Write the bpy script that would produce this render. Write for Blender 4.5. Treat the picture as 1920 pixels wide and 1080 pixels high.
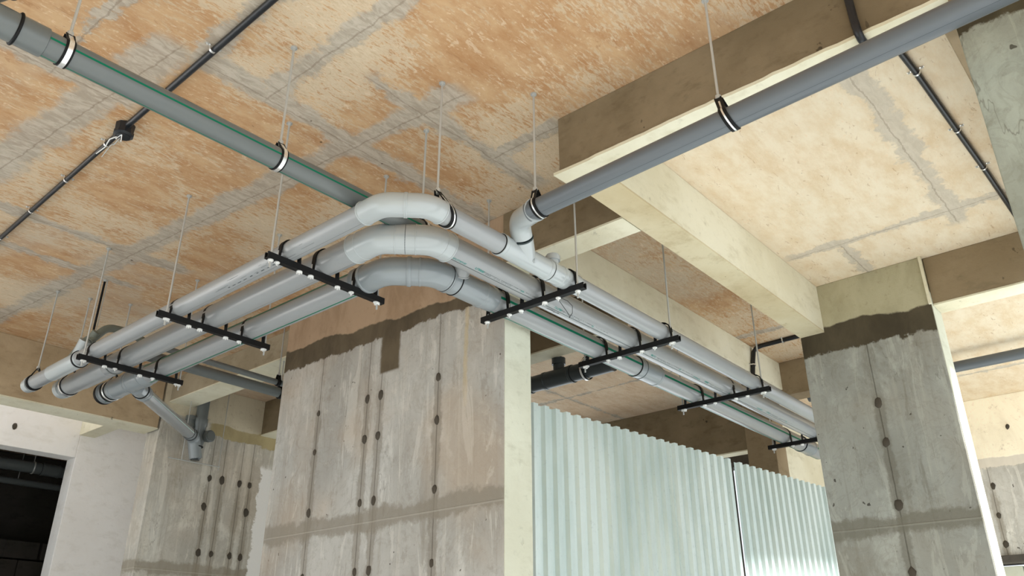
import bpy, bmesh, math, random
from mathutils import Vector, Matrix
random.seed(7)
for o in list(bpy.data.objects): bpy.data.objects.remove(o)
COL = bpy.context.scene.collection
SC = bpy.context.scene
S = 3.1            # metres per building unit (soffit height above the camera)
EYE = 1.6          # camera height in metres
PI = math.pi
def W(x, y, z): return Vector((x*S, y*S, EYE + z*S))

# ---------------------------------------------------------------- camera
cam_d = bpy.data.cameras.new('camera'); cam = bpy.data.objects.new('camera', cam_d); COL.objects.link(cam)
cam_d.sensor_width = 36; cam_d.sensor_fit = 'HORIZONTAL'; cam_d.lens = 1530.9/1920*36
ya, pi_, ro = math.radians(40.681), math.radians(25.177), math.radians(.1447)
fwd = Vector((math.cos(ya)*math.cos(pi_), math.sin(ya)*math.cos(pi_), math.sin(pi_)))
right = Vector((math.sin(ya), -math.cos(ya), 0)); down = fwd.cross(right)
r2 = right*math.cos(ro) + down*math.sin(ro); d2 = -right*math.sin(ro) + down*math.cos(ro)
M = Matrix((r2, -d2, -fwd)).transposed().to_4x4(); M.translation = W(0, 0, 0)
cam.matrix_world = M; cam_d.clip_start = .05
SC.camera = cam
# ---------------------------------------------------------------- light
SC.view_settings.view_transform = 'Standard'; SC.view_settings.look = 'None'
SC.view_settings.gamma = 1; SC.view_settings.use_curve_mapping = False
SC.view_settings.exposure = -0.55
SKY, SUN = 2.0, 17.0
world = bpy.data.worlds.new('sky'); SC.world = world; world.use_nodes = True
wn = world.node_tree; bg = wn.nodes['Background']; bg.inputs[0].default_value = (.88, .95, 1.0, 1); bg.inputs[1].default_value = SKY
sun_d = bpy.data.lights.new('sun', 'SUN'); sun_d.energy = SUN; sun_d.angle = math.radians(3); sun_d.color = (1, 1, 1)
sun = bpy.data.objects.new('sun', sun_d); COL.objects.link(sun)
sun.rotation_euler = (Vector((-.20, 1.0, -.68))).to_track_quat('-Z', 'Y').to_euler()

# ---------------------------------------------------------------- node helpers
class N:
    def __init__(s, name):
        s.m = bpy.data.materials.new(name); s.m.use_nodes = True; s.t = s.m.node_tree
        s.b = s.t.nodes['Principled BSDF']
        g = s.t.nodes.new('ShaderNodeNewGeometry'); tr = s.t.nodes.new('ShaderNodeVectorMath'); tr.operation = 'SUBTRACT'
        s.t.links.new(g.outputs['Position'], tr.inputs[0]); tr.inputs[1].default_value = (0, 0, EYE)
        sc = s.t.nodes.new('ShaderNodeVectorMath'); sc.operation = 'SCALE'; s.t.links.new(tr.outputs[0], sc.inputs[0]); sc.inputs['Scale'].default_value = 1/S
        s.P = sc.outputs[0]
        sp = s.t.nodes.new('ShaderNodeSeparateXYZ'); s.t.links.new(s.P, sp.inputs[0]); s.X, s.Y, s.Z = sp.outputs
    def _in(s, sock, v):
        if isinstance(v, (int, float)): sock.default_value = v if sock.type == 'VALUE' else (v, v, v, 1)
        elif isinstance(v, tuple): sock.default_value = (*v, 1) if len(v) == 3 and len(sock.default_value) == 4 else v
        else: s.t.links.new(v, sock)
    def ma(s, op, a, b=0., c=None, clamp=False):
        n = s.t.nodes.new('ShaderNodeMath'); n.operation = op; n.use_clamp = clamp
        s._in(n.inputs[0], a); s._in(n.inputs[1], b)
        if c is not None: s._in(n.inputs[2], c)
        return n.outputs[0]
    def add(s, a, b): return s.ma('ADD', a, b)
    def sub(s, a, b): return s.ma('SUBTRACT', a, b)
    def mul(s, a, b): return s.ma('MULTIPLY', a, b)
    def mx(s, a, b): return s.ma('MAXIMUM', a, b)
    def step(s, v, lo, hi, a=0., b=1.):
        n = s.t.nodes.new('ShaderNodeMapRange'); n.interpolation_type = 'SMOOTHSTEP'
        s._in(n.inputs[0], v); n.inputs[1].default_value = lo; n.inputs[2].default_value = hi; n.inputs[3].default_value = a; n.inputs[4].default_value = b
        return n.outputs[0]
    def noise(s, scale, det=4, rough=.55, stretch=(1, 1, 1), off=0., dist=0.):
        mp = s.t.nodes.new('ShaderNodeMapping'); s.t.links.new(s.P, mp.inputs[0]); mp.inputs['Scale'].default_value = stretch; mp.inputs['Location'].default_value = (off, off*1.7, off*.6)
        n = s.t.nodes.new('ShaderNodeTexNoise'); s.t.links.new(mp.outputs[0], n.inputs['Vector'])
        n.inputs['Scale'].default_value = scale; n.inputs['Detail'].default_value = det; n.inputs['Roughness'].default_value = rough; n.inputs['Distortion'].default_value = dist
        return n.outputs[0]
    def mix(s, f, a, b, mode='MIX'):
        n = s.t.nodes.new('ShaderNodeMix'); n.data_type = 'RGBA'; n.blend_type = mode
        s._in(n.inputs[0], f); s._in(n.inputs[6], a); s._in(n.inputs[7], b)
        return n.outputs[2]
    def out(s, col, rough=.85, bump=None, bs=.3, bd=.02, spec=.3):
        s._in(s.b.inputs['Base Color'], col); s._in(s.b.inputs['Roughness'], rough); s.b.inputs['Specular IOR Level'].default_value = spec
        if bump is not None:
            n = s.t.nodes.new('ShaderNodeBump'); n.inputs['Strength'].default_value = bs; n.inputs['Distance'].default_value = bd
            s.t.links.new(bump, n.inputs['Height']); s.t.links.new(n.outputs[0], s.b.inputs['Normal'])
        return s.m
def lin(r, g, b):
    f = lambda c: (c/255/12.92) if c/255 <= .04045 else ((c/255+.055)/1.055)**2.4
    return (f(r), f(g), f(b))
def plain(name, col, rough=.5, metal=0., spec=.5):
    m = bpy.data.materials.new(name); m.use_nodes = True; b = m.node_tree.nodes['Principled BSDF']
    b.inputs['Base Color'].default_value = (*col, 1); b.inputs['Roughness'].default_value = rough
    b.inputs['Metallic'].default_value = metal; b.inputs['Specular IOR Level'].default_value = spec
    return m

# a band: |a - (c + k*(b-b0))| < w inside b range, wobbling edges
def band(n, a, c, w, b=None, b0=0, b1=0, k=0., wob=None, soft=.35):
    cen = a if not k else n.sub(a, n.mul(n.sub(b, b0), k))
    d = n.ma('ABSOLUTE', n.sub(cen, c))
    if wob is not None: d = n.add(d, wob)
    m = n.step(d, w*(1-soft), w*(1+soft), 1., 0.)
    if b is not None and b1 > b0:
        m = n.mul(m, n.mul(n.step(b, b0-.02, b0+.02), n.step(b, b1-.02, b1+.02, 1., 0.)))
    return m
def ridge(n, a, c, w, **kw): return band(n, a, c, w, soft=.6, **kw)

def ceiling_mat():
    n = N('shuttered concrete soffit')
    big = n.noise(3.2, 5, .6, off=2.1); mid = n.noise(9, 6, .7, (1, 2.2, 1), off=5.); fine = n.noise(40, 7, .78, (1, 3.4, 1), off=9., dist=.3)
    fleck = n.noise(70, 3, .6, (1, 1.9, 1), off=3.3)
    tan = n.mix(n.step(mid, .3, .72), lin(198, 164, 126), lin(172, 128, 88))
    pale = n.mix(n.step(fine, .35, .7), lin(214, 196, 170), lin(190, 166, 136))
    col = n.mix(n.step(n.add(big, n.mul(n.sub(fine, .5), 1.3)), .44, .60), tan, pale)
    cloud = n.noise(2.1, 4, .6, off=71); col = n.mix(n.step(cloud, .5, .68, 0, .55), col, lin(190, 178, 160))
    # daylight in the right and deep bays, painted in as paler slab colour
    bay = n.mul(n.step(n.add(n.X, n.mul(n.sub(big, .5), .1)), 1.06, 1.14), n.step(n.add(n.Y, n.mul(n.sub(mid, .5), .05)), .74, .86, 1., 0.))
    litbay = n.mix(n.step(mid, .35, .7), lin(228, 214, 190), lin(216, 194, 162))
    col = n.mix(n.mul(bay, .85), col, litbay)
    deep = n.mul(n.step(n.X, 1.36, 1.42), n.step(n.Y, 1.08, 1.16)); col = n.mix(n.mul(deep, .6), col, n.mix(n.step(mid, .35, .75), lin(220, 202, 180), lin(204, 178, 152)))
    col = n.mix(n.step(fleck, .6, .72, 0, .55), col, lin(222, 196, 164))
    chip = n.noise(26, 5, .7, (1, 2.8, 1), off=91, dist=.8); col = n.mix(n.step(chip, .60, .64, 0, .38), col, lin(228, 208, 182)); col = n.mix(n.step(chip, .34, .38, .38, 0), col, lin(150, 108, 72))
    wob = n.mul(n.sub(n.noise(13, 5, .65, off=7), .5), .085)
    wob2 = n.mul(n.sub(n.noise(60, 5, .7, off=17), .5), .04); wob = n.add(wob, wob2)
    seams = [  # axis, centre, halfwidth, from, to, slope
        ('y', 1.175, .026, .50, 1.30, 0), ('y', .985, .022, .74, 1.24, 0), ('x', .885, .030, .88, 2.9, -.085),
        ('x', .648, .022, .55, 1.19, 0), ('x', .46, .040, 1.17, 2.1, -.09), ('x', 1.085, .016, .80, 1.0, 0),
        ('y', 1.40, .02, .05, .50, 0), ('x', .345, .014, .9, 1.42, 0), ('y', 2.0, .022, .42, .95, 0), ('y', 2.2, .016, .35, .9, 0),
        ('x', .50, .02, .7, 1.2, .02), ('y', 1.33, .010, .5, .9, 0), ('y', .302, .020, 1.15, 2.05, 0), ('x', 1.965, .016, .10, .71, 0),
        ('y', .57, .016, 1.97, 2.2, 0), ('y', 1.9, .010, 1.3, 4.0, 0), ('x', 2.55, .007, 1.1, 2.9, 0), ('x', 3.3, .012, -.5, 1.2, 0), ('x', 2.4, .010, .8, 1.1, 0)]
    mask = None; crack = None
    for ax, c, w, a0, a1, k in seams:
        a, b = (n.Y, n.X) if ax == 'y' else (n.X, n.Y)
        m = band(n, a, c, w, b, a0, a1, k, wob); r = band(n, n.add(a, n.mul(wob, .22)), c + .3*w, .0016, b, a0, a1, k)
        mask = m if mask is None else n.mx(mask, m); crack = r if crack is None else n.mx(crack, r)
    grey = n.mix(n.step(chip, .35, .65), lin(190, 180, 166), lin(158, 148, 134))
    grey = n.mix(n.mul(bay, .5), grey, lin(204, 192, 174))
    col = n.mix(n.mul(mask, .85), col, grey)
    col = n.mix(n.mul(crack, .35), col, lin(110, 92, 74))
    spot = n.noise(30, 2, .5, off=31); col = n.mix(n.step(spot, .77, .79, 0, .8), col, lin(70, 52, 38))
    h = n.add(n.mul(fine, .5), n.add(n.mul(mask, .5), n.mul(mid, .5)))
    return n.out(col, .9, h, .5, .012, .15)

def beam_mat(name, a, b, c, pits=.5):
    n = N(name)
    big = n.noise(4, 5, .6, off=1.4); fine = n.noise(40, 6, .7, off=4.); st = n.noise(14, 5, .65, (1, 1, 2.2), off=8)
    col = n.mix(n.step(big, .35, .65), a, b); col = n.mix(n.step(st, .5, .75, 0, .7), col, c)
    col = n.mix(n.step(fine, .55, .8, 0, .35), col, tuple(v*.6 for v in c))
    pit = n.noise(34, 3, .6, (1, 1, .7), off=12); pf = n.noise(6, 3, .5, off=22)
    pm = n.mul(n.step(pit, .70, .73), n.step(pf, .4, .6)); col = n.mix(n.mul(pm, pits), col, tuple(v*.22 for v in c))
    return n.out(col, .88, n.sub(n.add(fine, n.mul(big, .5)), pm), .35, .012, .2)

def column_mat(name, yc, joint_lo=.795, joint_hi=.832, axis='Y', drop=None, warm=0., sl=0., stains=(), mrange=None, mcol=((104, 92, 74), (80, 70, 56)), patch=None, tint=None, topcol=((178, 152, 126), (158, 132, 106))):
    """exposed concrete cast in 3-unit panels: fresh mortar band at the head, a lift joint, ribs where the ties ran"""
    n = N(name); A = n.Y if axis == 'Y' else n.X
    big = n.noise(4.5, 5, .6, (1, 1, .55), off=1.); mid = n.noise(10, 6, .66, (1, 1, .5), off=3., dist=.5); fine = n.noise(60, 6, .72, off=6.)
    sv = n.noise(34, 6, .65, (1, 1, .05), off=9., dist=.4); swirl = n.noise(11, 4, .55, off=15., dist=3.2)
    g1, g2, g3 = lin(184, 181, 175), lin(160, 156, 149), lin(208, 206, 200)
    col = n.mix(n.step(big, .32, .66), g1, g2); col = n.mix(n.step(mid, .52, .72, 0, .65), col, g3)
    col = n.mix(n.step(sv, .56, .70, 0, .28), col, lin(132, 122, 106)); col = n.mix(n.step(sv, .34, .44, .3, 0), col, lin(204, 198, 188))
    col = n.mix(n.mul(n.step(swirl, .52, .56, 0, .16), n.step(swirl, .56, .64, 1., 0.)), col, lin(128, 120, 106))
    col = n.mix(n.step(fine, .55, .8, 0, .4), col, lin(116, 108, 96))
    dr = n.noise(17, 6, .7, (1, 1, .16), off=33., dist=1.1)
    col = n.mix(n.step(dr, .56, .60, 0, .42), col, lin(210, 206, 198)); col = n.mix(n.step(dr, .38, .41, .38, 0), col, lin(136, 129, 118))
    blot = n.noise(26, 6, .72, off=44.); col = n.mix(n.step(blot, .54, .72, 0, .4), col, lin(136, 128, 116)); col = n.mix(n.step(blot, .30, .42, .3, 0), col, lin(208, 202, 192))
    crk = n.ma('ABSOLUTE', n.sub(n.noise(9, 5, .6, (1, 1, .22), off=77.), .5)); col = n.mix(n.mul(n.step(crk, 0, .005, .45, 0), n.step(mid, .5, .6)), col, lin(90, 80, 68))
    speck = n.noise(52, 2, .5, off=88.); col = n.mix(n.step(speck, .74, .76, 0, .8), col, lin(60, 52, 44))
    for sa, sw, sz in stains: col = n.mix(n.mul(band(n, n.add(A, n.mul(n.sub(blot, .5), .02)), sa, sw, soft=.7), n.step(n.add(n.Z, n.mul(n.sub(blot, .5), .2)), sz, sz+.12, 0, .38)), col, lin(196, 168, 104))
    warmf = n.step(n.noise(3, 3, .5, off=40), .45, .7, 0, .35+warm); col = n.mix(warmf, col, lin(184, 160, 134))
    wob = n.add(n.mul(n.sub(n.noise(16, 6, .65, off=51), .5), .06), n.mul(n.sub(n.noise(75, 4, .7, off=55), .5), .022))
    # ribs
    rib = None; rc = None
    for y in yc:
        m = band(n, A, y, .013, wob=n.mul(wob, .55)); r = band(n, n.add(A, n.mul(wob, .06)), y, .0016)
        rib = m if rib is None else n.mx(rib, m); rc = r if rc is None else n.mx(rc, r)
    if rib is not None:
        below = n.step(n.Z, .60, .68, 1., .35)
        col = n.mix(n.mul(n.mul(rib, below), .55), col, lin(122, 113, 100)); col = n.mix(n.mul(rc, .55), col, lin(76, 68, 58))
    # lift joint
    j = band(n, n.add(n.Z, n.mul(n.sub(n.noise(5, 3, .5, off=19), .5), .03)), .328, .022, wob=n.mul(wob, 1.1)); jr = band(n, n.add(n.Z, n.mul(wob, .04)), .322, .0022)
    col = n.mix(n.mul(j, .75), col, lin(134, 126, 113)); col = n.mix(n.mul(jr, .2), col, lin(200, 194, 182))
    # above the pour: timber-formed, browner
    wlow = n.mul(n.sub(n.noise(7, 3, .5, off=61), .5), .05); zz = n.add(n.add(n.Z, n.add(wlow, n.mul(wob, .25))), n.mul(A, sl))
    top = n.step(zz, joint_hi-.003, joint_hi+.003)
    topc = n.mix(n.step(mid, .4, .7), lin(*topcol[0]), lin(*topcol[1])); topc = n.mix(n.step(fine, .55, .8, 0, .5), topc, lin(120, 96, 72))
    mort = n.step(n.add(n.Z, n.add(n.mul(wlow, .5), n.mul(wob, .8))), joint_lo-.003, joint_lo+.003)
    mc = n.mix(n.step(mid, .3, .7), lin(*mcol[0]), lin(*mcol[1]))
    if drop:
        dm = n.mul(band(n, n.add(A, n.mul(wob, .25)), drop[0], drop[1], soft=.15), n.step(n.Z, drop[2]-.004, drop[2]+.004)); mort = n.mx(mort, dm)
    if patch: col = n.mix(n.mul(n.step(n.add(A, n.mul(wob, 1.2)), patch[0]-.004, patch[0]+.004), n.step(n.add(n.Z, wob), patch[1]-.01, patch[1]+.01, 1., 0.)), col, lin(222, 220, 220))
    if mrange: mort = n.mul(mort, n.step(n.add(A, n.mul(wob, .8)), mrange-.01, mrange+.01))
    col = n.mix(mort, col, mc); col = n.mix(top, col, topc)
    if tint: col = n.mix(1., col, tint, 'MULTIPLY')
    h = n.add(n.mul(fine, .4), n.add(n.mul(mid, .6), n.add(n.mul(jr, .6), n.mul(rib if rib is not None else jr, -.2))))
    h = n.mix(n.sub(mort, top), h, .2)
    return n.out(col, .86, h, .5, .014, .2)

MC = ceiling_mat()
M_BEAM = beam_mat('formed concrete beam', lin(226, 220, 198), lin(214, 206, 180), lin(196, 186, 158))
M_BEAMD = beam_mat('shade-darkened formed beam', lin(172, 158, 134), lin(152, 138, 114), lin(132, 118, 94))  # darker copy of the beam concrete, standing for shaded sides
M_UNDERSIDE = beam_mat('board marked beam underside', lin(206, 194, 164), lin(192, 176, 142), lin(174, 156, 122), .7)
M_BEAMN = beam_mat('shaded board formed beam', lin(138, 122, 98), lin(118, 103, 80), lin(102, 88, 66), .8)  # darkest beam copy; shade on the side faces is in the colour
M_BEAMT = beam_mat('shaded brown formed beam', lin(158, 140, 114), lin(140, 122, 96), lin(122, 106, 82))  # brown concrete, darkened further to hold shade on its faces
M_C1 = column_mat('column concrete patched head', [1.334, 1.541, 1.592, 1.794], .790, .744, drop=(1.515, .036, .69), warm=.05, sl=-.06, stains=((1.246, .006, .50),))
M_P2 = column_mat('pillar concrete', [.616], .797, .862, warm=-.15, sl=-.01, tint=(.72, .75, .74), topcol=((206, 194, 164), (188, 176, 146)))
M_P3 = column_mat('pillar concrete green grey', [-.02], .80, .86, warm=-.3, tint=(.68, .74, .67))
M_W2 = column_mat('back wall concrete', [1.588, 1.639, 1.714, 1.759], .815, .862, axis='X', warm=-.1, tint=(1.25, 1.24, 1.2), mrange=1.56, mcol=((168, 154, 120), (150, 136, 104)), patch=(1.80, .74), topcol=((190, 180, 160), (174, 164, 144)))
M_PALE = beam_mat('daylit pale concrete', lin(214, 214, 196), lin(204, 203, 184), lin(188, 186, 166), .4)
M_BRIGHT = beam_mat('daylit rear concrete', lin(244, 240, 236), lin(238, 233, 228), lin(226, 220, 212), .1)  # concrete whitened to carry the strong daylight on the rear wall
M_FAR = column_mat('far wall concrete', [.68, .40], .72, .76, warm=-.3, mcol=((204, 196, 184), (190, 182, 170)), tint=(1.3, 1.3, 1.3), topcol=((232, 222, 200), (218, 206, 184)))
M_TIE = plain('dark tie hole mortar', lin(72, 64, 54), .9)
M_FLOOR = beam_mat('concrete floor', lin(206, 210, 210), lin(198, 202, 202), lin(184, 187, 187))
M_GROUND = beam_mat('sunlit gravel', lin(210, 214, 214), lin(202, 206, 206), lin(190, 192, 192))
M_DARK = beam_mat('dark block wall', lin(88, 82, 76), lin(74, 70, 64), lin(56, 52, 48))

def pvc(name, col, rough=.32, grime=.25, spec=.5):
    n = N(name); a = n.noise(26, 5, .6, off=3); b = n.noise(90, 4, .7, off=8)
    c = n.mix(n.step(a, .4, .75, 0, grime), col, tuple(v*.72 for v in col)); c = n.mix(n.step(b, .62, .75, 0, grime*.8), c, tuple(min(1, v*1.25) for v in col))
    return n.out(c, n.step(a, .3, .7, rough, rough+.025), None, spec=spec)
M_PVC = pvc('grey drain plastic', lin(146, 148, 149), .24, .06, .6)
M_PVCD = pvc('darker grey drain plastic', lin(98, 102, 101), .3, .06, .5)
M_PVCB = pvc('blue grey drain plastic', lin(94, 99, 104), .32, .06, .5)
M_FIT = pvc('pale grey fitting plastic', lin(168, 173, 174), .14, .02, .7)
M_FITG = pvc('mid grey fitting plastic', lin(136, 142, 145), .2, .03, .6)
M_DKP = plain('charcoal pipe plastic', lin(48, 54, 56), .35)
M_GREEN = plain('green print', lin(0, 104, 78), .45, 0, .2)
M_INK = plain('dark print', lin(40, 52, 54), .5)
M_TEAL = plain('teal print', lin(40, 120, 112), .5)
M_PRINT = plain('pale printed panel', lin(176, 200, 196), .4)
M_RUB = plain('black rubber', lin(11, 11, 12), .6, 0, .25)
M_RAIL = plain('black coated steel', lin(9, 9, 10), .6, 0, .3)
M_STEEL = plain('zinc plated steel', (.5, .5, .48), .4, .4)
M_BAND = plain('bright clamp band', (.86, .86, .85), .25, .8)
M_NUT = plain('white zinc wing nut', lin(228, 228, 226), .35, .3)
M_COND = plain('black conduit plastic', lin(26, 29, 34), .35)
M_OLIVE = pvc('olive grey pipe plastic', lin(104, 108, 98), .45)
def sheet_mat():
    n = N('galvanised sheet'); a = n.noise(8, 5, .6, (1, 1, .3), off=2); b = n.noise(120, 3, .6, off=5)
    c = n.mix(n.step(a, .35, .7), lin(206, 216, 212), lin(184, 198, 194)); c = n.mix(n.step(b, .6, .75, 0, .4), c, lin(170, 180, 180))
    m = n.out(c, n.step(b, .3, .7, .3, .5), None, spec=.5); n.b.inputs['Metallic'].default_value = .35; return m
M_SHEET = sheet_mat()

# ---------------------------------------------------------------- mesh helpers (building units in, metres out)
class MB:
    def __init__(s): s.v = []; s.f = []; s.m = []
    def face(s, idx, m=0): s.f.append(idx); s.m.append(m)
    def box(s, a, b, m=0):
        (x0, y0, z0), (x1, y1, z1) = a, b; i = len(s.v)
        s.v += [W(x, y, z) for z in (z0, z1) for y in (y0, y1) for x in (x0, x1)]
        for q in ((0, 2, 3, 1), (4, 5, 7, 6), (0, 1, 5, 4), (2, 6, 7, 3), (0, 4, 6, 2), (1, 3, 7, 5)): s.face([i+k for k in q], m)
        return s
    def obox(s, c, ux, uy, uz, m=0):
        """box about centre c with half-axis vectors"""
        i = len(s.v); c = Vector(c)
        for kz in (-1, 1):
            for ky in (-1, 1):
                for kx in (-1, 1): s.v.append(W(*(c + Vector(ux)*kx + Vector(uy)*ky + Vector(uz)*kz)))
        for q in ((0, 2, 3, 1), (4, 5, 7, 6), (0, 1, 5, 4), (2, 6, 7, 3), (0, 4, 6, 2), (1, 3, 7, 5)): s.face([i+k for k in q], m)
        return s
    def sweep(s, pts, rad, angs=None, amat=None, n=28, caps=True, ref=None, rmat=None, closed=False):
        """tube through pts; rad number or list; angs degrees of the ring vertices from ref; amat material of the strip after each angle"""
        P = [Vector(p) for p in pts]; k = len(P)
        if not hasattr(rad, '__len__'): rad = [rad]*k
        if angs is None: angs = [360*i/n for i in range(n)]
        na = len(angs); T = []
        for i in range(k):
            if closed: t = P[(i+1) % k] - P[i-1]
            else: t = (P[min(i+1, k-1)] - P[max(i-1, 0)])
            if t.length < 1e-9: t = T[-1] if T else Vector((0, 0, 1))
            T.append(t.normalized())
        r = Vector(ref) if ref else (Vector((0, 0, 1)) if abs(T[0].z) < .9 else Vector((1, 0, 0)))
        base = len(s.v)
        for i in range(k):
            r = (r - T[i]*r.dot(T[i])).normalized(); b = T[i].cross(r)
            # b oriented so that positive angle turns from ref towards up when running horizontally
            if i == 0: sg = 1 if (b.z > 0 or abs(b.z) < 1e-6) else -1
            for a in angs:
                q = P[i] + (r*math.cos(math.radians(a)) + b*sg*math.sin(math.radians(a)))*rad[i]; s.v.append(W(*q))
        for i in range(k if closed else k-1):
            for j in range(na):
                a0 = base+i*na+j; a1 = base+i*na+(j+1) % na; i2 = (i+1) % k; b0 = base+i2*na+j; b1 = base+i2*na+(j+1) % na
                mm = (rmat[i] if rmat else 0) or (amat[j] if amat else 0)
                s.face([a0, a1, b1, b0] if sg > 0 else [a0, b0, b1, a1], mm)
        if caps and not closed:
            s.face([base+j for j in range(na)][::-1], rmat[0] if rmat else 0); s.face([base+(k-1)*na+j for j in range(na)], rmat[-1] if rmat else 0)
        return s
    def lathe(s, A, B, prof, n=28, ref=None):
        """prof: (distance along A->B, radius, material of next strip)"""
        A, B = Vector(A), Vector(B); u = (B-A).normalized()
        pts = []; rad = []; mt = []
        for j, p in enumerate(prof):
            pts.append(A+u*(p[0]+j*1e-7)); rad.append(p[1]); mt.append(p[2] if len(p) > 2 else 0)
        # straight frame
        r = Vector(ref) if ref else (Vector((0, 0, 1)) if abs(u.z) < .9 else Vector((1, 0, 0)))
        r = (r-u*r.dot(u)).normalized(); b = u.cross(r); base = len(s.v)
        for p, rr in zip(pts, rad):
            for j in range(n): a = 2*PI*j/n; s.v.append(W(*(p+(r*math.cos(a)+b*math.sin(a))*rr)))
        for i in range(len(pts)-1):
            for j in range(n):
                s.face([base+i*n+j, base+i*n+(j+1) % n, base+(i+1)*n+(j+1) % n, base+(i+1)*n+j], mt[i])
        s.face([base+j for j in range(n)][::-1], mt[0]); s.face([base+(len(pts)-1)*n+j for j in range(n)], mt[-1])
        return s
    def build(s, name, mats, parent=None, smooth=None, bevel=0):
        me = bpy.data.meshes.new(name); off = parent['_loc'] if parent is not None and '_loc' in parent else None
        o = bpy.data.objects.new(name, me); COL.objects.link(o)
        L = Vector((0, 0, 0))
        p = parent
        if p is not None:
            L = absloc(p)
        me.from_pydata([tuple(v-L) for v in s.v], [], s.f)
        if not isinstance(mats, (list, tuple)): mats = [mats]
        for m in mats: me.materials.append(m)
        for f, m in zip(me.polygons, s.m): f.material_index = m
        me.validate(); bm = bmesh.new(); bm.from_mesh(me); bmesh.ops.recalc_face_normals(bm, faces=bm.faces); bm.to_mesh(me); bm.free()
        if smooth:
            for f in me.polygons: f.use_smooth = True
            e = o.modifiers.new('es', 'EDGE_SPLIT'); e.split_angle = math.radians(smooth)
        if bevel:
            e = o.modifiers.new('bv', 'BEVEL'); e.width = bevel; e.segments = 2; e.limit_method = 'ANGLE'
        if parent is not None: o.parent = parent
        return o
def absloc(o):
    L = Vector((0, 0, 0))
    while o is not None: L += o.location; o = o.parent
    return L
def thing(name, loc, label, cat, group=None):
    o = bpy.data.objects.new(name, None); COL.objects.link(o); o.location = W(*loc); o.empty_display_size = .1
    o['label'] = label; o['category'] = cat
    if group: o['group'] = group
    return o
def tag(o, label, cat, group=None):
    o['label'] = label; o['category'] = cat
    if group: o['group'] = group
    return o
def struct(name, mb, mat, parent=None, bevel=.006):
    o = mb.build(name, mat, parent, bevel=bevel)
    if parent is None: o['kind'] = 'structure'
    return o
def copy_tree(o, parent=None):
    c = o.copy(); COL.objects.link(c); c.parent = parent
    for ch in list(o.children): copy_tree(ch, c)
    return c

# ---------------------------------------------------------------- structure
FZ = -.516
struct('ceiling', MB().box((-1.0, -.75, 1.0), (2.25, 1.25, 1.06)).box((-.02, 1.25, 1.0), (2.25, 2.955, 1.06)).box((.95, 2.955, 1.0), (1.362, 3.10, 1.06)).box((2.25, -.02, 1.0), (3.8, 2.955, 1.06)).box((1.362, 2.955, 1.0), (1.97, 4.6, 1.06)).box((-.6, 3.34, 1.0), (1.362, 4.6, 1.06)), MC, bevel=0)  # hidden slab edges and gaps are shaped to let daylight in
struct('floor', MB().box((-1.0, -.75, FZ-.06), (3.8, 4.6, FZ)), M_FLOOR)
struct('ground', MB().box((-14, -14, FZ-.2), (14, 14, FZ-.1)), M_GROUND, bevel=0)
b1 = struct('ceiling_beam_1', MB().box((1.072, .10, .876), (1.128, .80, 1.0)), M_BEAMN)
mb = MB(); n_ = 40; random.seed(11)   # pale skimmed layer on the underside, broken at its end; bounced light in its colour
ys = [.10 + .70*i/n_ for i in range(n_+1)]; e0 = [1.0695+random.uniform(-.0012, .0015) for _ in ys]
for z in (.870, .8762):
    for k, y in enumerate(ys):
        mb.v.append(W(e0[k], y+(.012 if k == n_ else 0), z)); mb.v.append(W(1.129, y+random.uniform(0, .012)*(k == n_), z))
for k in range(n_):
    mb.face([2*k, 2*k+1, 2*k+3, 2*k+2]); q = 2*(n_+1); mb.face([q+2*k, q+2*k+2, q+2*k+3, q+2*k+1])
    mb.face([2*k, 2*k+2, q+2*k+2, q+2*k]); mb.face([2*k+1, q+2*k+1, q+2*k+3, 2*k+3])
mb.build('skim_or_lit_layer', M_BEAM, b1)
struct('ceiling_beam_2', MB().box((1.128, .721, .862), (2.185, .790, 1.0)), M_BEAM)
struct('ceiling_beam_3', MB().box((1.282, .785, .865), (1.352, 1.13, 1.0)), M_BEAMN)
struct('ceiling_beam_4', MB().box((1.352, 1.078, .900), (2.725, 1.150, 1.0)), M_BEAM)
struct('ceiling_beam_5', MB().box((2.72, .60, .877), (2.80, 1.23, 1.0)), M_BEAMT)
struct('ceiling_beam_6', MB().box((2.195, -.3, .866), (2.262, .437, 1.0)), M_BEAMT)
struct('ceiling_beam_7', MB().box((1.130, -.05, .862), (2.2, .124, 1.0)), M_BEAMT)
struct('ceiling_beam_8', MB().box((-.5, 2.853, .800), (1.352, 2.955, 1.0)), beam_mat('brown formed beam', lin(186, 164, 134), lin(166, 144, 114), lin(146, 124, 96)))
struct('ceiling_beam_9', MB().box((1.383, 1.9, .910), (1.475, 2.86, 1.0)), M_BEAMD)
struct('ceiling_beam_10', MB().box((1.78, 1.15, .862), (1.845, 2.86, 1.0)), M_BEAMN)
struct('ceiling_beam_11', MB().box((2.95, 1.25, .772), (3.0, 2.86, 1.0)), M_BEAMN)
struct('ceiling_beam_12', MB().box((1.262, 2.955, .835), (1.322, 3.31, 1.0)), M_BEAM)
def underside_layer(parent, a, b, z, mat=None):  # pale underside layer; default colour carries bounced light on the soffits
    MB().box((a[0]-.0012, a[1], z-.0035), (b[0]+.0012, b[1], z+.001)).build('skim_or_lit_layer', mat or M_BEAM, parent)
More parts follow.
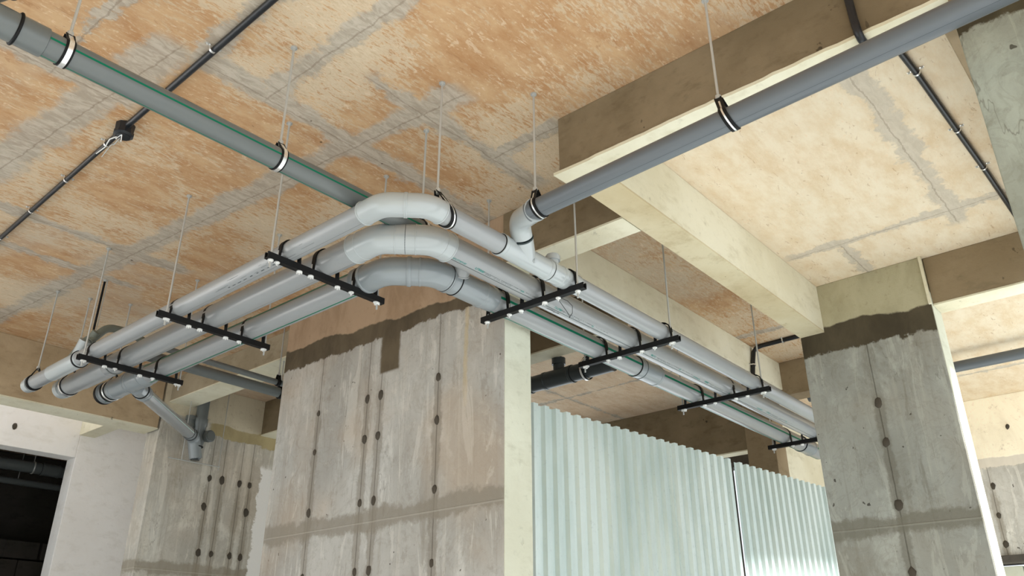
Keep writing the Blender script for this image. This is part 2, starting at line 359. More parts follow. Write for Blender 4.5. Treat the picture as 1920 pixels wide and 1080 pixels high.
def ties(parent, pts, axis, face, r=.0105):
    """mortar plugs in the tie holes: uneven little domes"""
    for a, z in pts:
        mb = MB(); k = random.uniform(.8, 1.15); n = 9; rr = [r*k*random.uniform(.82, 1.1) for _ in range(n)]
        def put(u, w, d):
            return W(face-d, a+u, z+w) if axis == 'x' else W(a+u, face-d, z+w)
        base = len(mb.v)
        for q, (f, d) in enumerate(((1., -.001), (.85, .0022), (.45, .0034))):
            for j in range(n):
                t = 2*PI*j/n+.2; mb.v.append(put(math.cos(t)*rr[j]*f*.8, math.sin(t)*rr[j]*f*1.15, d))
        for q in range(2):
            for j in range(n): mb.face([q*n+j, q*n+(j+1) % n, (q+1)*n+(j+1) % n, (q+1)*n+j])
        mb.face([2*n+j for j in range(n)])
        mb.build('tie_hole', M_TIE, parent, smooth=50)
underside_layer(bpy.data.objects['ceiling_beam_3'], (1.282, 0.795), (1.352, 1.126), 0.865)
underside_layer(bpy.data.objects['ceiling_beam_8'], (-0.5, 2.853), (1.352, 2.955), 0.8)
underside_layer(bpy.data.objects['ceiling_beam_10'], (1.78, 1.15), (1.845, 2.86), 0.862)
underside_layer(bpy.data.objects['ceiling_beam_11'], (2.95, 1.25), (3.0, 2.86), 0.772)
underside_layer(bpy.data.objects['ceiling_beam_6'], (2.195, -0.3), (2.262, 0.436), 0.866)
underside_layer(bpy.data.objects['ceiling_beam_9'], (1.383, 1.9), (1.475, 2.86), .910)
underside_layer(bpy.data.objects['ceiling_beam_2'], (1.129, .721), (2.184, .790), .862, M_UNDERSIDE)
c1 = struct('concrete_pillar_1', MB().box((1.284, 1.128, FZ), (1.376, 1.985, 1.0)), M_C1)
c1f = struct('lit_side_face', MB().box((1.286, 1.1265, FZ), (1.3755, 1.1285, .9)), M_PALE, c1, bevel=0)  # paler slip: daylight on this side put into the colour
ZT = (.633, .528, .37, .212)
ties(c1, [(y, z) for y in (1.334, 1.541, 1.592, 1.794) for z in ZT], 'x', 1.284)
p2 = struct('concrete_pillar_2', MB().box((2.18, .438, FZ), (2.265, .790, 1.0)), M_P2)
struct('lit_side_face', MB().box((2.182, .4365, FZ), (2.2645, .4385, .9)), M_PALE, p2, bevel=0)  # pale slip again, painted for the daylit side of the pillar
struct('form_ridge', MB().box((2.172, .436, .862), (2.182, .4425, 1.0)), M_BEAM, p2, bevel=0)
ties(p2, [(.616, z) for z in ZT], 'x', 2.18, .0125)
struct('concrete_pillar_3', MB().box((1.072, -.30, FZ), (1.165, .1015, 1.0)), M_P3)
w2 = struct('wall_back', MB().box((1.362, 2.86, FZ), (2.0, 2.95, 1.0)), M_W2)  # hidden end stopped short to admit daylight
ties(w2, [(x, z) for x in (1.588, 1.639, 1.714, 1.759) for z in (.658, .391)] + [(1.582, .553), (1.759, .555)], 'y', 2.86, .014)
ties(w2, [(1.80, .895)], 'y', 2.86, .012)
w3 = struct('wall_rear', MB().box((1.266, 3.30, FZ), (1.9, 3.375, 1.0)).box((-1.3, 3.30, .748), (1.266, 3.375, 1.0)).box((-1.3, 3.30, FZ), (.8, 3.375, .748)), M_BRIGHT)
ties(w3, [(1.03, .822)], 'y', 3.30, .012)
# dim room behind the opening
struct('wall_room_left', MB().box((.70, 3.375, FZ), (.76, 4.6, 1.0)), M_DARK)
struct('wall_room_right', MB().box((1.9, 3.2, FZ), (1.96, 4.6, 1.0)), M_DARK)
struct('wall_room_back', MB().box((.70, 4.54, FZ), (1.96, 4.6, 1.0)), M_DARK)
# deep bay and the far right bay
p4 = struct('concrete_pillar_4', MB().box((2.943, 1.226, FZ), (3.04, 1.34, 1.0)), M_BEAMT)
struct('wall_middle', MB().box((2.95, 1.23, FZ), (3.72, 1.30, 1.0)), M_BEAM)
wf = struct('wall_far', MB().box((3.66, .30, .392), (3.74, 1.23, 1.0)), M_FAR)
ties(wf, [(.572, .87), (.673, .652), (.678, .541), (.679, .434), (.716, .766)], 'x', 3.66, .012)
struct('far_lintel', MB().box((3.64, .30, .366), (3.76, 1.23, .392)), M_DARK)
struct('dark_void_panel', MB().box((3.55, 1.30, .86), (3.62, 2.86, 1.0)), M_DARK)  # added dark panel standing in for the shaded void beyond

struct('wall_light_block', MB().box((-1.06, -.75, FZ), (-1.0, 1.1, 1.0)), M_BEAM)  # unseen wall, added to cut light from the left
# perforated brick below the far lintel
mbk = MB()
for r in range(14):
    for c in range(7):
        y = .32 + c*.135 + (.06 if r % 2 else 0); z = FZ + r*.063
        if z+.055 < .36: mbk.box((3.70, y, z), (3.76, y+.125, z+.055))
struct('wall_brick_far', mbk, M_PALE, bevel=.004)
# block wall seen in the dim room: each course is laid in the one wall
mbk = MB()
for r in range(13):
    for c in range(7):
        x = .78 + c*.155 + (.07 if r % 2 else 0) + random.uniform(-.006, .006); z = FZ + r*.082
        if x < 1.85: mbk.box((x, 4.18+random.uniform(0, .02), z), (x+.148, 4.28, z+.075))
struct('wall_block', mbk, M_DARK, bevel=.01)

# ---------------------------------------------------------------- corrugated sheets
def sheet(name, p0, p1, ztop, label, pitch=.037, off=0.):
    p0, p1 = Vector((*p0, 0)), Vector((*p1, 0)); u = (p1-p0).normalized(); L = (p1-p0).length; nn = Vector((u.y, -u.x, 0))
    prof = []; t = 0
    a, b, c, d = pitch*.30, pitch*.15, pitch*.40, pitch*.15; h = .0085
    while t < L:
        for dt, hh in ((0, 0), (a, 0), (a+b, h), (a+b+c, h)):
            if t+dt <= L: prof.append((t+dt, hh))
        t += pitch
    rows = [FZ, -.1, .2, ztop]; base = []; mb = MB()
    for layer in (0, .0008):
        for z in rows:
            for (q, hh) in prof:
                P = p0 + u*q + nn*(hh+off-layer); mb.v.append(W(P.x, P.y, z + (.0015 if (z == ztop and hh > 0) else 0)))
    k = len(prof); R = len(rows)
    for l in range(2):
        for i in range(R-1):
            for j in range(k-1):
                a_ = l*R*k+i*k+j; mb.face([a_, a_+1, a_+k+1, a_+k])
    for j in range(k-1):
        a_ = (R-1)*k+j; b_ = R*k+(R-1)*k+j; mb.face([a_, a_+1, b_+1, b_])
    o = mb.build(name, M_SHEET)
    return tag(o, label, 'metal sheet', 'corrugated sheets of the partition')
F0 = Vector((1.395, 1.158)); F1 = Vector((2.90, 1.008)); ZF = .562
def fp(t): q = F0 + (F1-F0)*t; return (q.x, q.y)
sheet('corrugated_sheet', fp(0), fp(.36), ZF, 'corrugated galvanised sheet standing against the tall patched pillar')
sheet('corrugated_sheet', fp(.357), fp(.56), ZF, 'corrugated galvanised sheet in the middle, before the dark open joint', off=.001)
sheet('corrugated_sheet', fp(.567), fp(1.0), ZF-.003, 'brightest corrugated galvanised sheet, beside the pillar with one row of tie holes', off=.003)
po = thing('joint_shade_filler', (2.24, 1.085, FZ), 'added dark post behind the open joint of the corrugated sheets', 'filler')
q_ = fp(.5635); MB().box((q_[0]-.012, q_[1]+.004, FZ), (q_[0]+.012, q_[1]+.022, ZF-.004)).build('filler', M_DARK, po)  # added dark backing, so the joint reads as shaded

# ---------------------------------------------------------------- pipe helpers
def arc_path(A, C, B, R, n=8):
    """path A -> corner C -> B with a rounded corner of tangent length R"""
    A, B, C = Vector(A), Vector(B), Vector(C); u = (C-A).normalized(); v = (B-C).normalized()
    p, q = C-u*R, C+v*R; out = [A]
    for i in range(n+1):
        t = i/n; out.append(p*(1-t)**2 + C*2*t*(1-t) + q*t*t)
    out.append(B)
    return out
def stripes(deg, w, n=40):
    """ring angles with narrow strips inserted: deg list of centres, w list of widths"""
    marks = [(c % 360, ww) for c, ww in zip(deg, w)]; A = []
    for i in range(n):
        a = 360*i/n
        if all(abs((a-c+180) % 360-180) > ww/2+1.5 for c, ww in marks): A.append((a, 0))
    for k, (c, ww) in enumerate(marks): A.append(((c-ww/2) % 360, k+1)); A.append(((c+ww/2) % 360, 0))
    A.sort(); return [a for a, _ in A], [m for _, m in A]
def pipe(parent, A, B, r, mat, st=None, ref=None, name='pipe'):
    mb = MB(); A, B = Vector(A), Vector(B); u = (B-A).normalized(); k = 2
    if st:
        angs, am = stripes(st[0], st[1]); mats = [mat] + list(st[2])
    else: angs, am, mats = None, None, [mat]
    mb.sweep([A, (A+B)/2, B], r, angs=angs, amat=am, n=40, ref=ref)
    return mb.build(name, mats, parent, smooth=35)
def socket(parent, A, B, r, mat, name='socket', ring=True, lip=.0028, both=False):
    """a push-fit socket from A to B with a lip and a rubber seal line at the A end"""
    L = (Vector(B)-Vector(A)).length; e = lip
    if ring:
        prof = [(0, r+.0006, 1), (.0014, r+.0016, 0), (.0014, r+e, 0), (.0095, r+e, 0), (.011, r+e*.55, 0)]
    else: prof = [(0, r+.0012, 0), (.0008, r+e*.7, 0)]
    if both: prof += [(L-.011, r+e*.55, 0), (L-.0095, r+e, 0), (L-.0014, r+e, 0), (L-.0014, r+.0016, 1), (L, r+.0006, 1)]
    else: prof += [(L-.004, r+e*.55, 0), (L, r+.0002, 0)]
    return MB().lathe(A, B, prof, 36).build(name, [mat, M_RUB], parent, smooth=35)
def collar(parent, P, u, r, w, mat, name='seal_ring', h=.0026):
    P, u = Vector(P), Vector(u).normalized()
    prof = [(0, r), (0, r+h*.6), (w*.25, r+h), (w*.75, r+h), (w, r+h*.6), (w, r)]
    return MB().lathe(P-u*w/2, P+u*w/2, prof, 36).build(name, mat, parent, smooth=35)
def elbow(parent, A, C, B, r, mat, R, name='elbow', e=.0022, lipA=True, lipB=True, seams=()):
    pts = arc_path(A, C, B, R, 10); rad = [r+e]*len(pts)
    mb = MB().sweep(pts, rad, n=40)
    o = mb.build(name, mat, parent, smooth=35)
    for P, Q, f in ((A, C, lipA), (B, C, lipB)):
        if f:
            u = (Vector(Q)-Vector(P)).normalized(); collar(o, Vector(P)+u*.0015, u, r+e, .003, mat, 'lip', .0012)
    return o

ZL = .704
r1, r2_ = .0194, .0264
z1, z2 = ZL+r1, ZL+r2_
X1, X2, X3 = .7675, .8512, .9500        # left arm pipe centre lines
Y1, Y2, Y3 = .8950, .9875, 1.0845         # right arm pipe centre lines
NY = (0, -1, 0); NX = (-1, 0, 0)

# --- run 1 (inner, small)
t = thing('drain_pipe_run', (X1, Y1, z1), 'slim grey drain pipe turning the corner, topmost and nearest of the three', 'pipe', 'three parallel drain pipes')
pipe(t, (X1, 2.145, z1), (X1, .985, z1), r1, M_PVC, ([-86], [1.5], [M_INK]), NX)
pipe(t, (X1, 2.40, z1), (X1, 2.20, z1), r1, M_PVC, None, NX)
elbow(t, (X1, .998, z1), (X1, Y1+.055, z1), (X1+.0275, Y1+.0275, z1), r1, M_FIT, .019)
elbow(t, (X1+.0275, Y1+.0275, z1), (X1+.055, Y1, z1), (.852, Y1, z1), r1, M_FIT, .019)
collar(t, (X1+.0275, Y1+.0275, z1), (1, -1, 0), r1+.0014, .0010, M_INK, 'joint_line', .0010)
pipe(t, (.850, Y1, z1), (1.005, Y1, z1), r1, M_PVC, None, NY)
pipe(t, (1.236, Y1, z1), (3.05, Y1+.012, z1), r1, M_PVC, ([-95], [1.4], [M_INK]), NY)
socket(t, (1.003, Y1, z1), (1.150, Y1, z1), r1, M_FIT, 'wye_body', both=True)
# wye branch up to the crossing pipe
bA, bB = Vector((1.080, Y1, z1)), Vector((1.045, .873, .745))
MB().sweep([bA, bB], r1+.0018, n=36).build('wye_branch', M_FIT, t, smooth=35)
collar(t, bB, bB-bA, r1+.0018, .003, M_INK, 'seal_ring', .001)
MB().lathe((1.086, Y1-.0175, z1-.010), (1.086, Y1-.0215, z1-.0115), [(0, .004), (.003, .004), (.003, .0025), (.004, .0025)], 16).build('mould_mark', M_FIT, t, smooth=35)
socket(t, (1.150, Y1, z1), (1.195, Y1, z1), r1, M_FIT, 'reducer', both=True)
socket(t, (1.195, Y1, z1), (1.246, Y1, z1), r1, M_FIT, 'coupling', ring=False)
cl = MB().lathe((1.168, Y1, z1+.010), (1.168, Y1, z1+.040), [(0, .012), (.017, .012), (.017, .0150), (.027, .0150), (.028, .013), (.030, .013)], 20).build('cleanout_cap', M_FIT, t, smooth=35)
# left end: wye and cap
socket(t, (X1, 2.275, z1), (X1, 2.105, z1), r1, M_FIT, 'wye_body', ring=False)
collar(t, (X1, 2.112, z1), (0, 1, 0), r1+.002, .006, M_RUB, 'seal_ring', .0015)
MB().sweep([(X1, 2.14, z1), (X1+.002, 2.105, z1+.05)], .0165, n=28).build('wye_branch', M_FIT, t, smooth=35)
MB().lathe((X1, 2.405, z1), (X1, 2.445, z1), [(0, r1+.003), (.010, r1+.003), (.010, r1+.001), (.030, r1+.001), (.033, r1-.002), (.033, r1-.008), (.036, r1-.009)], 36).build('end_cap', M_FIT, t, smooth=35)
# --- run 2
t = thing('drain_pipe_run', (X2, Y2, z2), 'thick grey drain pipe turning the corner, middle one of the three', 'pipe', 'three parallel drain pipes')
pipe(t, (X2, 2.40, z2), (X2, 1.10, z2), r2_, M_PVC, ([-98], [1.6], [M_INK]), NX)
pipe(t, (.945, Y2, z2), (3.05, Y2, z2), r2_, M_PVC, ([-75], [3.0], [M_INK]), NY)
c2a, c2b = Vector((X2, Y2+.071, z2)), Vector((X2+.071, Y2, z2)); m2 = (c2a+c2b)/2
elbow(t, (X2, 1.125, z2), c2a, m2, r2_, M_FIT, .022, lipB=False)
elbow(t, m2, c2b, (.962, Y2, z2), r2_, M_FIT, .022, lipA=False)
dv = (c2b-c2a).normalized()
for k, mt in ((-.019, M_FIT), (0, M_INK), (.019, M_FIT)): collar(t, m2+dv*k, dv, r2_+.0016, .0012 if k == 0 else .0024, mt, 'joint_line', .0008 if k == 0 else .0014)
collar(t, (X2, 1.10, z2), (0, 1, 0), r2_+.0018, .002, M_FIT, 'joint_line', .001); collar(t, (.938, Y2, z2), (1, 0, 0), r2_+.0018, .002, M_FIT, 'joint_line', .001)
socket(t, (X2, 2.285, z2), (X2, 2.13, z2), r2_, M_PVC, 'coupling', ring=False)
collar(t, (X2, 2.10, z2), (0, 1, 0), r2_, .004, M_PVCD, 'seal_ring', .002)
MB().lathe((X2, 2.395, z2), (X2, 2.43, z2), [(0, r2_+.003), (.010, r2_+.003), (.010, r2_+.001), (.026, r2_+.001), (.030, r2_-.002), (.030, r2_-.012), (.033, r2_-.013)], 36).build('end_cap', M_FIT, t, smooth=35)
run2 = t
# --- run 3
GS = ([29, -93], [14, 8], [M_GREEN, M_GREEN])
t = thing('drain_pipe_run', (X3, Y3, z2), 'thick grey drain pipe with green stripes turning the corner, lowest and farthest of the three', 'pipe', 'three parallel drain pipes')
pipe(t, (X3, 2.36, z2), (X3, 1.20, z2), r2_, M_PVC, GS, NX)
pipe(t, (1.10, Y3, z2), (3.0, Y3+.006, z2), r2_, M_PVC, ([-4, -100], [13, 9], [M_GREEN, M_GREEN]), NY)
c3a, c3b = Vector((X3, Y3+.067, z2)), Vector((X3+.067, Y3, z2)); m3 = (c3a+c3b)/2; dv = (c3b-c3a).normalized()
elbow(t, (X3, 1.232, z2), c3a, m3, r2_, M_FITG, .024, lipB=False, e=.0026)
elbow(t, m3, c3b, (1.06, Y3, z2), r2_, M_FITG, .024, lipA=False, e=.0026)
collar(t, m3, dv, r2_+.002, .009, M_FITG, 'socket_ring', .003); collar(t, m3+dv*.022, dv, r2_+.002, .005, M_FITG, 'socket_ring', .0016)
collar(t, (X3, 1.207, z2), (0, 1, 0), r2_+.002, .008, M_FITG, 'socket_ring', .003); collar(t, (X3, 1.236, z2), (0, 1, 0), r2_+.0005, .005, M_FITG, 'socket_ring', .003)
socket(t, (1.165, Y3, z2), (1.045, Y3, z2), r2_, M_FITG, 'long_socket')
for x in (1.046, 1.052, 1.078): collar(t, (x, Y3, z2), (1, 0, 0), r2_+.0016, .0022, M_RUB if x > 1.05 else M_FITG, 'seal_ring', .0016)
socket(t, (1.165, Y3, z2), (1.195, Y3, z2), r2_, M_FITG, 'collar', ring=False, lip=.002)
socket(t, (1.757, Y3+.001, z2), (1.865, Y3+.001, z2), r2_, M_FITG, 'coupling', both=True)
collar(t, (1.783, Y3+.001, z2), (1, 0, 0), r2_+.0012, .002, M_INK, 'seal_ring', .0012)
socket(t, (2.83, Y3+.004, z2), (2.92, Y3+.004, z2), r2_, M_FITG, 'coupling', both=True)
# left end with wye
socket(t, (X3, 2.305, z2), (X3, 2.10, z2), r2_, M_FITG, 'wye_body', lip=.004)
for y in (2.135, 2.20, 2.215): collar(t, (X3, y, z2), (0, 1, 0), r2_+.001, .006, M_FITG, 'seal_ring', .0035)
collar(t, (X3, 2.325, z2), (0, 1, 0), r2_, .007, M_BAND, 'clamp_band', .0042); collar(t, (X3, 2.335, z2), (0, 1, 0), r2_, .008, M_RUB, 'seal_ring', .0046)
MB().lathe((X3, 2.33, z2), (X3, 2.40, z2), [(0, r2_), (.030, r2_), (.030, r2_+.005, 1), (.045, r2_+.005, 0), (.045, r2_-.004), (.04, r2_-.012), (.042, r2_-.013)], 36).build('end_plug', [M_FITG, M_RUB], t, smooth=35)
run3 = t
# --- branch from run 3 to the riser by the back wall
t = thing('branch_pipe', (.95, 2.2, z2), 'short pale pipe slanting from the green-striped run to the riser by the back wall', 'pipe')
bA, bB = Vector((.955, 2.19, .715)), Vector((1.438, 2.765, .777)); u = (bB-bA).normalized()
pipe(t, bA+u*.06, bB, r1+.0008, M_PVC, ([-10], [9], [M_PRINT]), NY)
socket(run3, bA+u*.10, bA+u*.012, r1+.0008, M_FITG, 'wye_branch'); collar(run3, bA+u*.052, u, r1+.0012, .005, M_RUB, 'seal_ring', .0035); collar(t, bA+u*.075, u, r1+.0012, .005, M_FITG, 'seal_ring', .004)
socket(t, bB-u*.045, bB+u*.01, r1+.0008, M_FITG, 'socket'); collar(t, bB-u*.015, u, r1+.001, .005, M_RUB, 'seal_ring', .003)
elbow(t, bB, bB+u*.045, (1.487, 2.80, .705), r1+.0008, M_FITG, .03)
collar(t, (1.484, 2.80, .748), (0, 0, 1), r1+.0018, .004, M_RUB, 'seal_ring', .002)
rs = thing('riser_pipe', (1.497, 2.83, .75), 'upright dark grey riser with round cleanout, in front of the back wall', 'pipe')
pipe(rs, (1.500, 2.828, .79), (1.500, 2.828, .99), .0215, M_PVCD)
MB().lathe((1.498, 2.828, .72), (1.498, 2.828, .86), [(0, .012), (.02, .017), (.05, .0235), (.11, .0235), (.115, .0265), (.14, .0265), (.14, .0215)], 30).build('socket', M_PVCD, rs, smooth=35)
MB().lathe((1.520, 2.83, .795), (1.528, 2.785, .795), [(0, .018), (.026, .018), (.026, .022), (.040, .022), (.041, .018), (.044, .018)], 28).build('cleanout_cap', M_PVCD, rs, smooth=35)
MB().lathe((1.462, 2.835, .80), (1.462, 2.835, .865), [(0, .016), (.05, .016), (.05, .019), (.065, .019)], 24).build('vent_cap', M_PVCD, rs, smooth=35)

# --- crossing pipe at the upper left
t = thing('crossing_pipe', (.6, 1.02, .77), 'long dark grey pipe with a green stripe crossing below the brown soffit', 'pipe')
ty0, ty1, tz0, tz1 = 1.0, 1.027, .748, .771
A, B = Vector((-.35, 1.023, .7555)), Vector((1.02, 1.025, .767))
def tl(x): k = (x+.35)/1.37; return A.lerp(B, k)
pipe(t, A, B, .0189, M_PVCD, ([-4, -100], [10, 7], [M_GREEN, M_GREEN]), NY)
socket(t, tl(.236), tl(.10), .0182, M_PVCD, 'wye_body', ring=False, lip=.004)
collar(t, tl(.200), B-A, .0205, .004, M_RUB, 'seal_ring', .003)
MB().sweep([tl(.13), tl(.13)+Vector((.055, .0, .075))], .0195, n=30).build('wye_branch', M_PVCD, t, smooth=35)
collar(t, tl(.13)+Vector((.045, 0, .0614)), (.055, 0, .075), .0195, .005, M_RUB, 'seal_ring', .003)
elbow(t, tl(1.01), (1.058, 1.03, .766), (1.074, 1.062, .738), .0150, M_PVC, .02)
# --- crossing pipe at the upper right
t = thing('crossing_pipe', (.978, .6, .76), 'long blue grey pipe passing under the dark beam to the upper corner', 'pipe')
sA, sB = Vector((.979, .80, .7435)), Vector((.975, -.40, .775))
def sr(y): k = (y-.80)/(-1.2); return sA.lerp(sB, k)
pipe(t, sA, sB, .0182, M_PVCB, ([-64], [1.4], [M_INK]), NX)
elbow(t, (1.043, .872, .7465), (1.018, .858, .764), sr(.785), .0186, M_FIT, .024, lipA=False)

# --- the smaller background pipes
t = thing('waste_pipe', (.84, 2.1, .81), 'thin dark waste pipe rising off the slim pipe and running to the tall pillar', 'pipe')
pipe(t, (.905, 2.105, .812), (1.75, 2.105, .800), .0088, M_PVCD)
elbow(t, (.775, 2.10, .770), (.812, 2.10, .822), (.862, 2.103, .826), .0092, M_OLIVE, .02, e=.001)
MB().lathe((X1, 2.145, .728), (.782, 2.097, .790), [(0, .0195), (.05, .0195), (.075, .0105), (.09, .0105)], 28).build('reducer', M_OLIVE, [o for o in COL.objects if o.name == 'drain_pipe_run'][0], smooth=35)
elbow(t, (.855, 2.103, .826), (.885, 2.104, .826), (.91, 2.105, .814), .0092, M_OLIVE, .015, e=.001)
t = thing('waste_pipe', (1.2, 2.17, .80), 'thick dark waste pipe running behind the three pipes to the tall pillar', 'pipe')
pipe(t, (.96, 2.172, .803), (1.85, 2.172, .797), .0158, M_PVCD)
t = thing('black_drain_pipe', (1.9, 1.45, .8), 'black drain pipe above the corrugated sheets beside the tall pillar', 'pipe')
pipe(t, (1.862, 1.22, .80), (1.862, 2.4, .80), .0245, M_DKP)
socket(t, (1.862, 1.36, .80), (1.862, 1.47, .80), .0245, M_DKP, 'coupling', both=True)
socket(t, (1.862, 1.52, .80), (1.862, 1.66, .80), .0245, M_DKP, 'coupling', both=True)
MB().lathe((1.862, 1.415, .81), (1.862, 1.415, .862), [(0, .017), (.03, .017), (.03, .021), (.05, .021), (.052, .017)], 24).build('cleanout_cap', M_DKP, t, smooth=35)
collar(t, (1.862, 1.315, .80), (0, 1, 0), .0245, .006, M_BAND, 'clamp_band', .003)
t = thing('pale_drain_pipe', (3.05, .4, .955), 'blue grey pipe under the pale soffit behind the one-row pillar', 'pipe')
pipe(t, (3.02, 1.1, .948), (3.02, -.9, .948), .0185, M_PVCB)
for i, (y, z, r) in enumerate(((3.78, .785, .024), (3.92, .745, .014))):
    t = thing('room_pipe', (1.1, y, z), ('thicker' if i == 0 else 'thinner') + ' dark pipe hung in the dim room past the opening', 'pipe')
    pipe(t, (.8, y, z), (1.85, y+.0, z), r, M_PVCD)
    collar(t, (1.29 - .2*i, y, z), (1, 0, 0), r, .007, M_STEEL, 'clamp_band', .003)
    if i == 0: socket(t, (1.32, y, z), (1.40, y, z), r, M_PVCD, 'coupling', both=True)
    for x in (1.0, 1.29):
        MB().sweep([(x, y, z+r), (x, y, 1.0)], .0016, n=8).build('threaded_rod', M_STEEL, t)

# ---------------------------------------------------------------- print on the middle pipe
def on_cyl(x, ang, y0, z0, r):
    a = math.radians(ang); return Vector((x, y0 - math.cos(a)*r, z0 + math.sin(a)*r))
def mark(mb, x0, x1, a0, a1, y0, z0, r, m):
    k = max(1, int(abs(a1-a0)/4)); base = len(mb.v)
    for i in range(k+1):
        a = a0+(a1-a0)*i/k
        mb.v.append(W(*on_cyl(x0, a, y0, z0, r))); mb.v.append(W(*on_cyl(x1, a, y0, z0, r)))
    for i in range(k): mb.face([base+2*i, base+2*i+1, base+2*i+3, base+2*i+2], m)
def glyph_line(mb, x0, x1, a, h, y0, z0, r, m, gw=.0028, gap=.0012, skip=.12):
    x = x0
    while x < x1:
        w = gw*random.uniform(.6, 1.2)
        if random.random() > skip:
            mark(mb, x, x+w*.35, a-h/2, a+h/2, y0, z0, r, m)
            aa = a+random.choice((-h/2.4, 0, h/2.4)); mark(mb, x, x+w, aa-h*.12, aa+h*.12, y0, z0, r, m)
            if random.random() > .5: mark(mb, x+w*.65, x+w, a-h/2, a+h/2, y0, z0, r, m)
        x += w+gap
random.seed(3)
for i, xs in enumerate((.966, 1.215, 1.60, 1.87, 2.25)):
    rr = r2_+.00025
    mb = MB(); glyph_line(mb, xs, xs+.034, -65, 8, Y2, z2, rr, 0, .0030, .0008, .05); mb.build('printed_marking', M_TEAL, run2)
    mb = MB(); glyph_line(mb, xs+.060, xs+.081, -61, 10, Y2, z2, rr, 0, .0034, .0005, .0); mb.build('printed_marking', M_TEAL, run2)
    mb = MB(); glyph_line(mb, xs+.084, xs+.195, -60, 3.2, Y2, z2, rr, 0, .0022, .0011, .18); mb.build('printed_marking', M_INK, run2)
    mb = MB(); glyph_line(mb, xs+.090, xs+.165, -66, 3, Y2, z2, rr, 0, .0020, .0011, .25); mb.build('printed_marking', M_INK, run2)
    mb = MB(); glyph_line(mb, xs+.197, xs+.204, -62, 10, Y2, z2, rr, 0, .0034, .0005, .0); mb.build('printed_marking', M_TEAL, run2)
    mb = MB(); glyph_line(mb, xs+.212, xs+.262, -60, 3, Y2, z2, rr, 0, .0022, .0014, .3); mb.build('printed_marking', M_INK, run2)
# handwriting near the first support
mb = MB(); random.seed(5); rr = r2_+.0003; px = 1.262
for k in range(10):
    x = px+k*.0042; a = -88+random.uniform(-5, 5); mark(mb, x, x+.0011, a-6, a+5, Y2, z2, rr, 0); mark(mb, x, x+.005, a-1, a+1, Y2, z2, rr, 0)
mb.build('handwritten_mark', M_INK, run2)
mb = MB()
def mark_y(mb, y0, y1, a0, a1, x0, z0, r):
    base = len(mb.v)
    for a in (a0, a1):
        q = math.radians(a)
        for y in (y0, y1): mb.v.append(W(x0 - math.cos(q)*r, y, z0 + math.sin(q)*r))
    mb.face([base, base+1, base+3, base+2])
run1 = [o for o in COL.objects if o.name == 'drain_pipe_run'][0]
for k in range(9):
    y = 1.245+k*.020; a = -66-k*.2; mark_y(mb, y, y+.012*random.uniform(.5, 1.1), a-2.5, a+2.5*random.uniform(.3, 1), X1, z1, r1+.0003)
for k in range(14):
    y = 1.62-k*.022+random.uniform(-.01, .01); a = random.uniform(-70, -10); mark_y(mb, y-.2, y-.2+random.uniform(.01, .04), a, a+1.1, X1, z1, r1+.0003)
mb.build('scuff_mark', M_INK, run1)

# ---------------------------------------------------------------- supports
def rod(parent, x, y, za, zb, top=True, r=.0021, mat=None):
    mb = MB().sweep([(x, y, za), (x, y, zb)], r, n=10); mb.build('threaded_rod', mat or M_STEEL, parent, smooth=40)
    if top:
        MB().lathe((x, y, zb-.006), (x, y, zb), [(0, .0035), (.003, .0035), (.003, .006), (.006, .006)], 10).build('anchor_nut', M_STEEL, parent)
def wingnut(parent, x, y, z, s=1.):
    mb = MB().lathe((x, y, z-.0060*s), (x, y, z+.0005), [(0, .0014), (.003*s, .0016), (.003*s, .0026), (.0048*s, .0056), (.0065*s, .0056)], 12)
    a = random.uniform(0, 3.1); c, sn = math.cos(a), math.sin(a)
    for k in (-1, 1): mb.obox((x+k*c*.0042, y+k*sn*.0042, z-.0028), (c*.0016, sn*.0016, 0), (-sn*.0006, c*.0006, 0), (0, 0, .0022))
    return mb.build('wing_nut', M_NUT, parent, smooth=40)
